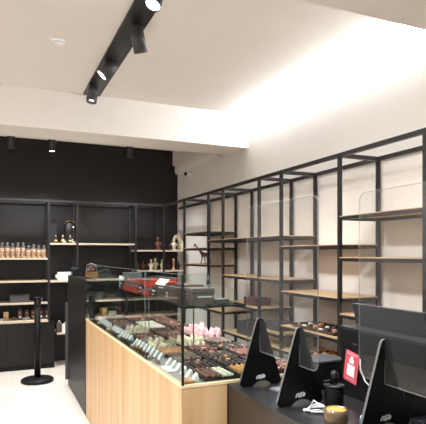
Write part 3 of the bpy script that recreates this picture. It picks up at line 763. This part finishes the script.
foot(1.02, 'black tapered screen foot beyond the picture edge', 1.247)
def sheet(y0, y1, lab, X=1.1305):
    t = thing('counter_screen', lab, 'screen', (X, (y0+y1)/2, 1.049), 0, 'clear screens on the sales counter')
    h = (y1-y0)/2
    MB().prism(rect_round(-h, 0, h, .68, .035), 'x', -.0022, .0022).build('sheet', 'plexi', t)
    P = rect_round(-h, 0, h, .68, .035); I = rect_round(-h+.0022, .0022, h-.0022, .678, .033)
    m = MB(); bm = m.bm
    for X in (-.0024, .0024):
        pass
    A = [[bm.verts.new((X, p[0], p[1])) for p in Q] for X in (-.0024, .0024) for Q in (P, I)]
    n = len(P)
    for i in range(n):
        j = (i+1) % n
        bm.faces.new((A[0][i], A[0][j], A[1][j], A[1][i])); bm.faces.new((A[2][i], A[2][j], A[3][j], A[3][i]))
        bm.faces.new((A[0][i], A[0][j], A[2][j], A[2][i])); bm.faces.new((A[1][i], A[1][j], A[3][j], A[3][i]))
    m.build('polished_edge', 'plexi_edge', t)
sheet(1.585, 2.17, 'clear acrylic screen standing in the feet beside the display case')
sheet(.9, 1.487, 'clear acrylic screen standing in the foot before the till monitor', 1.2435)

# till
t = thing('point_of_sale_terminal', 'black point of sale terminal with tilted display on the sales counter', 'till', (1.40, 1.538, zc))
MB().box((.0, -.12, 0), (.14, .252, .134), .006).build('pedestal', 'black_plastic', t)
MB().box((-.004, -.48, .135), (.17, .256, .291), .008).build('monitor_housing', 'black_plastic', t)
MB().box((-.005, -.30, .2915), (.175, .258, .297)).build('top_plate', 'dark_grey_plastic', t)
MB().prism([(.08, .3), (.094, .298), (.068, .390), (.054, .392)], 'y', -.155, .25).build('tilted_display', 'dark_grey_plastic', t)
MB().prism([(.0535, .3925), (.0685, .3905), (.0685, .394), (.0535, .3955)], 'y', -.156, .251).build('display_edge', 'grey_plastic', t)
MB().box((-.006, .143, .228), (-.0045, .175, .234)).build('badge', 'silver', t)
MB().tube([(-.008, .122, .175), (-.012, .115, .135), (-.012, .085, .09), (-.01, .042, .07)], .003).build('cable', 'white_plastic', t)
# pink payment card
t = thing('payment_card', 'pink hanging card with white lock symbol on the till', 'sign', (1.3935, 1.717, 1.02))
rot = Matrix.Rotation(math.radians(9), 4, 'X')
def rr(w_, h_, r): return rect_round(-w_, -h_, w_, h_, r)
t.scale = (1, .95, .95)
MB().prism(rr(.045, .069, .007), 'x', -.0015, .0015).move(rot).build('card', 'pink_card', t)
MB().box((-.0022, -.025, -.042), (-.0016, .025, .010)).move(rot).build('white_square', 'white_card', t)
m = MB(); m.box((-.0022, -.015, .017), (-.0016, .015, .036)); m.prism([(-.009, .036), (.009, .036), (.007, .049), (-.007, .049)], 'x', -.0022, -.0016); m.move(rot).build('lock_symbol', 'white_print', t)
m = MB()
for q in range(2): m.box((-.0021, -.035, .0545+q*.0055), (-.0016, .033, .0572+q*.0055))
m.move(rot).build('lettering', 'choc_pink', t)
m = MB(); m.box((-.0021, -.028, -.056), (-.0016, .028, -.054)); m.move(rot).build('small_print', 'choc_pink', t)

# counter clutter
t = thing('sanitizer_bottle', 'round black pump bottle between screen foot and till', 'pump bottle', (1.245, 1.64, zc))
MB().lathe([(.036, 0), (.038, .006), (.038, .078), (.034, .082), (.016, .086)], n=24).build('body', 'black_plastic', t)
MB().lathe([(.034, .083), (.041, .085), (.041, .089), (.018, .092)], n=24).build('flange', 'dark_grey_plastic', t)
MB().lathe([(.0165, .092), (.0165, .135), (.012, .14), (.006, .145)], n=16).build('pump_head', 'black_gloss', t)
MB().box((-.05, -.008, .098), (-.012, .008, .11), .003).build('nozzle', 'black_gloss', t)
t = thing('glass_bowl', 'round amber glass bowl on the black counter', 'bowl', (1.10, 1.438, zc))
MB().lathe([(.026, 0), (.038, .012), (.043, .035), (.042, .056), (.039, .068), (.0365, .068), (.0375, .055), (.036, .03)], n=28).build('bowl', 'smoked_glass', t)
MB().lathe([(.03, .04), (.0355, .056), (.0345, .066), (.02, .062), (.001, .063)], n=24).build('filling', 'amber', t)
t = thing('cable_coil', 'white cable tangled on the counter behind the screen foot', 'cable', (1.16, 1.62, zc))
pts = []
for i in range(46):
    a = i*.46
    pts.append((.045*math.cos(a)*(.6+.4*math.sin(i*.21))+.012*math.sin(i*.7), .055*math.sin(a)*(.7+.3*math.cos(i*.31)), .006+.006*(i % 5)/4+(.02 if 18 < i < 26 else 0)))
MB().tube(pts, .003, 6).build('cord', 'white_plastic', t)
MB().box((-.06, .01, .0), (-.035, .025, .009), .002).build('plug', 'white_card', t)
t = thing('receipt_printer', 'black receipt printer with grey top behind the screen feet', 'printer', (1.40, 1.93, zc))
MB().box((-.085, -.07, 0), (.085, .08, .115), .006).build('body', 'black_plastic', t)
MB().box((-.086, -.071, .1155), (.086, .081, .13), .004).build('lid', 'dark_grey_plastic', t)
MB().box((-.087, -.04, .08), (-.0855, .05, .09)).build('paper_slot', 'edge_grey', t)
t = thing('note_pad', 'small grey note pad on the counter behind the screen foot', 'note pad', (1.19, 1.93, zc), .2)
MB().box((-.05, -.04, 0), (.05, .04, .012), .002).build('pad', 'grey_plastic', t)
MB().box((-.05, .03, .012), (.05, .04, .0145)).build('binding', 'dark_grey_plastic', t)
t = thing('teal_lighter', 'small teal tube with white cap by the till', 'tube', (1.187, 1.40, zc))
MB().lathe([(.011, 0), (.012, .03)], n=12).build('tube', 'teal', t)
MB().lathe([(.009, .03), (.009, .042)], n=12).build('cap', 'white_plastic', t)
t = thing('keyboard', 'black keyboard lying on the counter under the till monitor', 'keyboard', (1.42, 1.18, zc))
MB().box((-.07, -.2, 0), (.08, .16, .018), .004).build('body', 'black_plastic', t)
m = MB()
for i in range(5):
    for j in range(13): m.box((-.062+i*.028, -.192+j*.0265, .018), (-.062+i*.028+.023, -.192+j*.0265+.022, .024))
m.build('keys', 'dark_grey_plastic', t)
t = thing('cable_bundle', 'black cables looping behind the screen foot at the till', 'cables', (1.31, 1.16, zc))
for k in range(3):
    MB().tube([(.0+.02*k, .12, .004), (.01, .08, .03+.02*k), (-.01+.01*k, .03, .05+.012*k), (.02, -.04, .03+.015*k), (.03, -.1, .004)], .004).build('cable', 'black_gloss', t)
t = thing('grey_scanner', 'rounded grey hand scanner lying at the counter edge', 'scanner', (1.10, 1.045, zc))
MB().tube([(-.05, .07, .02), (-.02, .03, .026), (.0, -.04, .026), (.0, -.1, .022)], [.022, .027, .024, .018], 12).build('body', 'grey_plastic', t)
MB().tube([(-.056, .082, .02), (-.05, .07, .02)], [.018, .023], 12).build('window', 'black_gloss', t)

# trays and boxes on the rack
def rack_tray(x, y, z, w_, d_, kinds_, lab, n, glab):
    t = thing('serving_tray', lab, 'tray', (x, y, z))
    MB().box((-w_/2, -d_/2, 0), (w_/2, d_/2, .006)).build('base', 'tray_black', t)
    m = MB()
    for s in (-1, 1):
        m.prism([(s*w_/2, .0), (s*(w_/2+.02), .028), (s*(w_/2+.017), .028), (s*(w_/2-.004), .006)], 'y', -d_/2, d_/2)
        m.prism([(s*d_/2, .0), (s*(d_/2+.02), .028), (s*(d_/2+.017), .028), (s*(d_/2-.004), .006)], 'x', -w_/2, w_/2)
    m.build('rim', 'tray_black', t)
    for i in range(n):
        k = kinds_[i % len(kinds_)]
        a, b = i % 4, i//4
        o = bpy.data.objects.new('treat', CM[k]); C.objects.link(o)
        o.location = (x-w_/2+.03+(w_-.06)*a/3+random.uniform(-.006, .006), y-d_/2+.04+(d_-.08)*b/max(1, (n-1)//4)+random.uniform(-.008, .008), z+.0065); o.scale = (1.7, 1.7, 1.3); o.rotation_euler = (0, 0, random.uniform(0, 6))
        tag(o, '%s %s' % ({'pink': 'pale pink sweet', 'cream': 'cream coloured sweet', 'dark': 'dark chocolate sweet', 'gold': 'golden orange sweet', 'rose': 'rosy pink sweet', 'white': 'white sweet', 'peach': 'peach coloured sweet', 'red': 'red brown sweet'}[k], glab), 'sweet', '%s sweets %s' % (k, glab))
rack_tray(2.435, 3.33, .892, .24, .56, ['rose', 'dark', 'white', 'dark', 'dark', 'peach'], 'black tray of rosy white and dark sweets on the open rack shelf', 28, 'on the black tray on the open rack shelf')
rack_tray(2.42, 3.25, .681, .2, .24, ['gold', 'red', 'gold'], 'black tray of golden orange sweets on the low rack shelf', 16, 'on the small tray on the low rack shelf')
for x, y, z, w_, d_, h_, mm, lab in [(2.42, 4.55, .681, .1, .14, .12, 'grey_box', 'dark grey box on the low rack shelf behind the chocolate trays'), (2.43, 4.0, .801, .08, .1, .07, 'grey_box', 'grey box on the short rack shelf behind the screen foot'), (2.43, 4.45, .993, .09, .12, .06, 'maroon_box', 'maroon box added on the rack shelf for the red reflection in the screen')]:  # the maroon box is added to imitate a red reflection in the screen
    t = thing('storage_box', lab, 'box', (x, y, z))
    MB().box((-w_, -d_, 0), (w_, d_, h_), .004).build('body', mm, t)
    MB().box((-w_-.004, -d_-.004, h_), (w_+.004, d_+.004, h_+.015), .004).build('lid', mm, t)

# ------------------------------------------------------------------ view
sc = bpy.context.scene
sc.view_settings.view_transform = 'Standard'; sc.view_settings.look = 'None'; sc.view_settings.gamma = 1; sc.view_settings.use_curve_mapping = False
sc.view_settings.exposure = -0.07
sc.cycles.max_bounces = 10; sc.cycles.diffuse_bounces = 5; sc.cycles.transparent_max_bounces = 24; sc.cycles.use_denoising = True
sc.cycles.sample_clamp_indirect = 6; sc.cycles.caustics_reflective = False; sc.cycles.caustics_refractive = False
